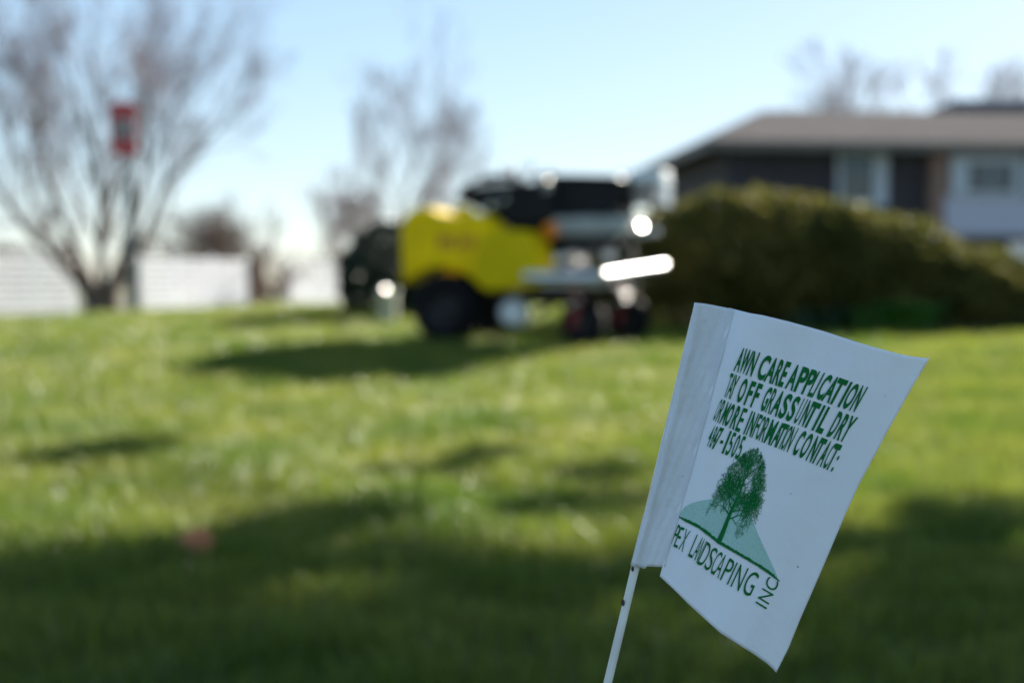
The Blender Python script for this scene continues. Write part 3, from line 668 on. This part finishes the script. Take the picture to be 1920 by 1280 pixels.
hem = fl('hem_sleeve', grid_mesh('hem_sleeve', P3), M['hem']); hem.modifiers.new('t', 'SOLIDIFY').thickness = .0002; hem.modifiers['t'].offset = -1
st_o = MB().tube([stake_top + sd_ * .004, stake_top.lerp(foot, .5), foot], .00165, 20).build('stake', M['stake'], froot, world=True)
for (x, y, r_) in [(1280, 893, .00028), (1483, 925, .0002), (1496, 1062, .0003), (1660, 742, .00015)]:
    MB().ball(fp(x, y, .00045), r_, 10, (1, .25, 1)).build('dirt_spot', M['dirt'], froot, world=True)
for (x, y, r_) in [(1168, 1129, .0009), (1186, 1066, .0007)]:
    c_ = at(x, y, FD - .0174 if y < 1100 else FD - .0207); MB().ball(c_, r_, 12, (.8, .35, 1.5)).build('dirt_spot', M['dirt'], froot, world=True)

# ---- print
_gly = {}
def glyph(ch, bold):
    k = (ch, bold)
    if k not in _gly:
        cu = bpy.data.curves.new('g', 'FONT'); cu.body = ch; cu.offset = bold; cu.resolution_u = 6
        ob = bpy.data.objects.new('g', cu); COL.objects.link(ob); dg = bpy.context.evaluated_depsgraph_get(); me = ob.evaluated_get(dg).to_mesh()
        v = np.array([x.co[:2] for x in me.vertices]); f = [tuple(p.vertices) for p in me.polygons]
        ob.evaluated_get(dg).to_mesh_clear(); bpy.data.objects.remove(ob); bpy.data.curves.remove(cu)
        lo, hi = v.min(0), v.max(0); _gly[k] = ((v - lo) / np.maximum(hi - lo, 1e-6), f)
    return _gly[k]
OFFP = .00062
def put(mb, ch, P0, P1, up0, up1, bold, y0=0.0, y1=1.0):
    v, f = glyph(ch, bold); P0 = np.array(P0, float); P1 = np.array(P1, float); up0 = np.array(up0, float); up1 = np.array(up1, float)
    vs = []
    for x, y in v:
        y = y0 + y * (y1 - y0); q = P0 + (P1 - P0) * x + (up0 + (up1 - up0) * x) * y; vs.append(fp(q[0], q[1], OFFP))
    mb.add(vs, f)
def line(letters, basep, ups, bold=.02):
    B = np.array(basep, float); bold0 = bold; U = np.array(ups, float); mb = MB()
    for it in letters:
        ch, a, b_ = it[:3]; yy = it[3:] or (0, 1)
        bold = bold0 if b_ - a > 8.5 else min(bold0, .012)
        y_ = lambda x: np.interp(x, B[:, 0], B[:, 1]) if B[0, 0] <= x <= B[-1, 0] else (B[0, 1] + (x - B[0, 0]) * (B[1, 1] - B[0, 1]) / (B[1, 0] - B[0, 0]) if x < B[0, 0] else B[-1, 1] + (x - B[-1, 0]) * (B[-1, 1] - B[-2, 1]) / (B[-1, 0] - B[-2, 0]))
        u_ = lambda x: (np.interp(x, U[:, 0], U[:, 1]), np.interp(x, U[:, 0], U[:, 2]))
        put(mb, ch, (a, y_(a)), (b_, y_(b_)), u_(a), u_(b_), bold, *yy)
    return mb.build('lettering', M['ink'], froot, world=True)
BO = .032
line([('A', 1374.8, 1384), ('W', 1383.3, 1397.5), ('N', 1398, 1408.6), ('C', 1416, 1431), ('A', 1431, 1445.3), ('R', 1446, 1456.5), ('E', 1457.3, 1466.3), ('A', 1471, 1485.3), ('P', 1487, 1500.8), ('P', 1501.4, 1513.2),
      ('L', 1513, 1520.6), ('I', 1521, 1523.4), ('C', 1527, 1539), ('A', 1538.5, 1554), ('T', 1549.5, 1566.5), ('I', 1569.8, 1574), ('O', 1576, 1589.5), ('N', 1591.6, 1602)],
     [(1374.8, 694.8), (1408, 706), (1424, 711.8), (1445, 719), (1472.8, 728), (1489.5, 734.2), (1521.9, 744.8), (1552, 755), (1571.6, 762.6), (1600.6, 772)],
     [(1375, 15.5, -44.2), (1408, 17.6, -45.2), (1489, 19, -46.8), (1521, 24, -46.2), (1573, 25.5, -47), (1602, 26.4, -47)], BO)
line([('T', 1356, 1361.3), ('A', 1360.5, 1367.5), ('Y', 1365, 1373), ('O', 1379, 1389.5), ('F', 1393.6, 1402.3), ('F', 1405.6, 1414.3), ('G', 1423.3, 1432.3), ('R', 1434, 1442), ('A', 1442.5, 1455.5), ('S', 1456.5, 1468), ('S', 1471, 1482),
      ('U', 1486, 1493), ('N', 1496.2, 1505.3), ('T', 1502.5, 1517.5), ('I', 1521, 1525), ('L', 1528.6, 1540.5), ('D', 1549, 1559), ('R', 1562, 1572.3), ('Y', 1571.5, 1583.5)],
     [(1358.9, 744), (1370.6, 748.3), (1384, 754), (1394, 758.4), (1407.5, 763), (1436.6, 773.3), (1454.4, 780.6), (1461.6, 784), (1496, 796), (1504.7, 799), (1538.4, 812.8), (1551.6, 818.4), (1578.8, 828)],
     [(1359, 14.8, -44), (1394, 16.6, -44.7), (1436, 18.5, -45), (1480, 22, -46.5), (1523, 24, -47), (1580, 26, -47)], BO)
line([('O', 1335.5, 1339.3), ('R', 1340.6, 1346.5), ('M', 1348.3, 1355.3), ('O', 1355.6, 1364.2), ('R', 1367, 1375.8), ('E', 1377.5, 1386), ('I', 1393, 1395.4), ('N', 1397.8, 1406.8), ('F', 1408.4, 1414.2), ('O', 1414.4, 1421.6), ('R', 1422, 1429.6), ('M', 1431, 1442.6), ('A', 1443.6, 1454),
      ('T', 1450, 1459.5), ('I', 1459.8, 1461.2), ('O', 1461.6, 1468.4), ('N', 1468.6, 1476.3), ('C', 1483, 1492), ('O', 1495, 1506), ('N', 1510, 1520), ('T', 1518.5, 1529), ('A', 1530, 1539), ('C', 1540.5, 1547.5), ('T', 1545.5, 1555.5), (':', 1557, 1560, 0, .62)],
     [(1340, 788.9), (1355, 796.5), (1375.6, 805.6), (1393.4, 813.4), (1409.4, 819.9), (1436.6, 831.6), (1454.4, 838.4), (1476, 847.2), (1486.9, 852.5), (1518.75, 866), (1543, 877), (1559, 884)],
     [(1340, 17, -40), (1394, 17, -43.7), (1430, 17.5, -43.7), (1476, 22, -45), (1518, 23.5, -46.2), (1559, 24.5, -48)], BO)
line([('4', 1323.6, 1327.2), ('8', 1328.6, 1331.8), ('4', 1332, 1336), ('7', 1334.5, 1341.8), ('-', 1343.6, 1348.6, .36, .5), ('1', 1352.8, 1356.2), ('5', 1358.5, 1365.6), ('0', 1368, 1375), ('5', 1376.8, 1383.8)],
     [(1325, 835.5), (1329.7, 839), (1340, 843.6), (1354.5, 849.7), (1362.5, 853.6), (1371.9, 857.4), (1384, 862)],
     [(1325, 15, -40), (1340, 16.5, -41.5), (1360, 16.5, -42.5), (1384, 16.5, -43.2)], BO)
LO = .0
line([('P', 1258.2, 1263.0), ('E', 1262.6, 1269.4), ('X', 1271.6, 1279.6), ('L', 1289.8, 1296.6), ('A', 1296.4, 1302.6), ('N', 1302.4, 1306.0), ('D', 1306.6, 1317.6), ('S', 1318.8, 1328.8), ('C', 1329.6, 1337.6), ('A', 1336.8, 1346.6), ('P', 1349.4, 1360.6), ('I', 1362.6, 1364.8), ('N', 1369.4, 1384.6), ('G', 1388.8, 1406.2)],
     [(1258, 1016.5), (1262, 1022.5), (1270, 1027.5), (1279, 1033.5), (1290, 1041.5), (1302, 1049), (1307, 1056), (1320, 1065), (1337, 1077), (1350, 1086), (1364, 1095.2), (1384, 1107.2), (1397, 1114.5), (1407, 1119)],
     [(1258, 14, -35), (1270, 14.6, -38), (1290, 16.8, -40), (1306, 19.3, -41), (1350, 19, -40.5), (1364, 19, -41), (1384, 19.6, -42.5), (1407, 19.5, -42.5)], -.002)
mb = MB()
for ch, a, b_ in (('I', (1436.8, 1141.6), (1438.4, 1138.6)), ('N', (1441.2, 1132.8), (1450.8, 1113.6)), ('C', (1453.4, 1110.2), (1461.2, 1091.4))):
    put(mb, ch, a, b_, (-20.2, -12.6), (-20.2, -12.2), -.002)
mb.build('lettering', M['ink'], froot, world=True)
def patch(name, pts, off, m, cen=None):
    """flat printed shape: fan of subdivided rings that follow the film"""
    P = np.array(pts, float); c0 = np.array(cen if cen else P.mean(0)); k = 20; n = len(P); vs = []
    for j in range(k + 1):
        for p in P: q = c0 + (p - c0) * j / k; vs.append(fp(q[0], q[1], off))
    return MB().add(vs, [(j * n + i, j * n + (i + 1) % n, (j + 1) * n + (i + 1) % n, (j + 1) * n + i) for j in range(k) for i in range(n)]).build(name, m, froot, world=True)
hill = [(1273.8, 968), (1277, 958), (1285, 949), (1296, 943), (1307, 939.6), (1322, 936.5), (1338, 934.4), (1356, 922), (1374, 914), (1388, 920), (1398, 935), (1406, 955), (1410.5, 974), (1418, 992), (1426, 1010.5), (1435, 1030), (1444, 1049), (1452, 1067), (1458, 1083),
        (1441.5, 1073), (1420, 1059), (1397, 1045.5), (1372, 1032), (1347, 1018), (1322, 1001), (1300, 985), (1285, 975)]
patch('printed_hill', hill, .00034, M['tint'], (1372, 1000))
gl = [(1273.4, 968), (1285, 976), (1308, 987), (1330, 1003), (1347, 1017.5), (1372, 1031.5), (1397, 1046), (1420, 1059.5), (1441.5, 1074), (1461.8, 1089)]
mb = MB(); ts = np.linspace(0, 1, 120); C0 = poly(gl, ts); vs = []
rnd = random.Random(3)
for i, (x, y) in enumerate(C0):
    t = ts[i]; h_ = 4.2 * min(1, t * 14 + .15) * min(1, (1 - t) * 10 + .2) * rnd.uniform(.8, 1.3)
    vs += [fp(x - .5 * 1.1, y + .9, OFFP), fp(x + .45 * h_, y - .85 * h_, OFFP)]
mb.add(vs, [(2 * i, 2 * i + 2, 2 * i + 3, 2 * i + 1) for i in range(119)]); mb.build('printed_ground', M['ink'], froot, world=True)
# printed tree: branches drawn in upright tree space (0..1) and sheared onto the film
rnd = random.Random(21); quads = []
def tmap(x, y):  # y up the trunk, x sideways
    y_ = y; bx = 1346.5 + 78 * y_ * .93 ; by = 1017 - 172 * y_
    return bx + x * 62 * 1.0, by + x * 30 + abs(x) * 8
def inside(x, y): 
    return abs(x) < np.interp(y, [.08, .16, .3, .5, .7, .85, .97, 1.03], [.1, .45, .68, .72, .62, .46, .22, 0]) * rnd.uniform(.85, 1.08)
def br(x, y, a, L, w_, lev):
    n = 3; px_, py_ = x, y
    for i in range(n):
        a += rnd.uniform(-.28, .28); nx = px_ + math.sin(a) * L / n; ny = py_ + math.cos(a) * L / n * .62
        w2 = w_ * .84; quads.append((px_, py_, nx, ny, w_, w2)); px_, py_, w_ = nx, ny, w2
        if lev < 6 and (i < n - 1) and rnd.random() < .8: 
            br(px_, py_, a + rnd.choice((-1, 1)) * rnd.uniform(.5, 1.0), L * rnd.uniform(.55, .8), w_ * .62, lev + 1)
        if lev > 1 and not inside(px_, py_): return
    if lev < 6:
        br(px_, py_, a + rnd.uniform(.2, .55), L * rnd.uniform(.68, .85), w_ * .72, lev + 1 + (rnd.random() < .45)); br(px_, py_, a - rnd.uniform(.2, .55), L * rnd.uniform(.68, .85), w_ * .72, lev + 1)
for i in range(12):
    y0_, y1_ = i / 12 * .85, (i + 1) / 12 * .85; w0 = 9.5 * (1 - y0_) ** 1.25; quads.append((.008 * math.sin(i), y0_, .008 * math.sin(i + 1), y1_, w0, 9.5 * (1 - y1_) ** 1.25))
for i in range(17):
    y_ = .26 + .6 * i / 17; s_ = (-1) ** i; br(.0, y_, s_ * (1.25 - .75 * i / 17), .30 - .10 * i / 17, 3.4 * (1 - y_ * .7), 2)
mb = MB()
for x0, y0, x1, y1, w0, w1 in quads:
    a = np.array(tmap(x0, y0)); b2 = np.array(tmap(x1, y1)); d = b2 - a; L = np.hypot(*d) + 1e-6; nrm = np.array([-d[1], d[0]]) / L
    w0 = max(w0, .62); w1 = max(w1, .5)
    q = [a + nrm * w0 / 2, a - nrm * w0 / 2, b2 - nrm * w1 / 2, b2 + nrm * w1 / 2]; mb.add([fp(p[0], p[1], OFFP + .00004) for p in q], [(0, 1, 2, 3)])
mb.build('printed_tree', M['ink'], froot, world=True)
print('quads', len(quads), 'foot', foot)
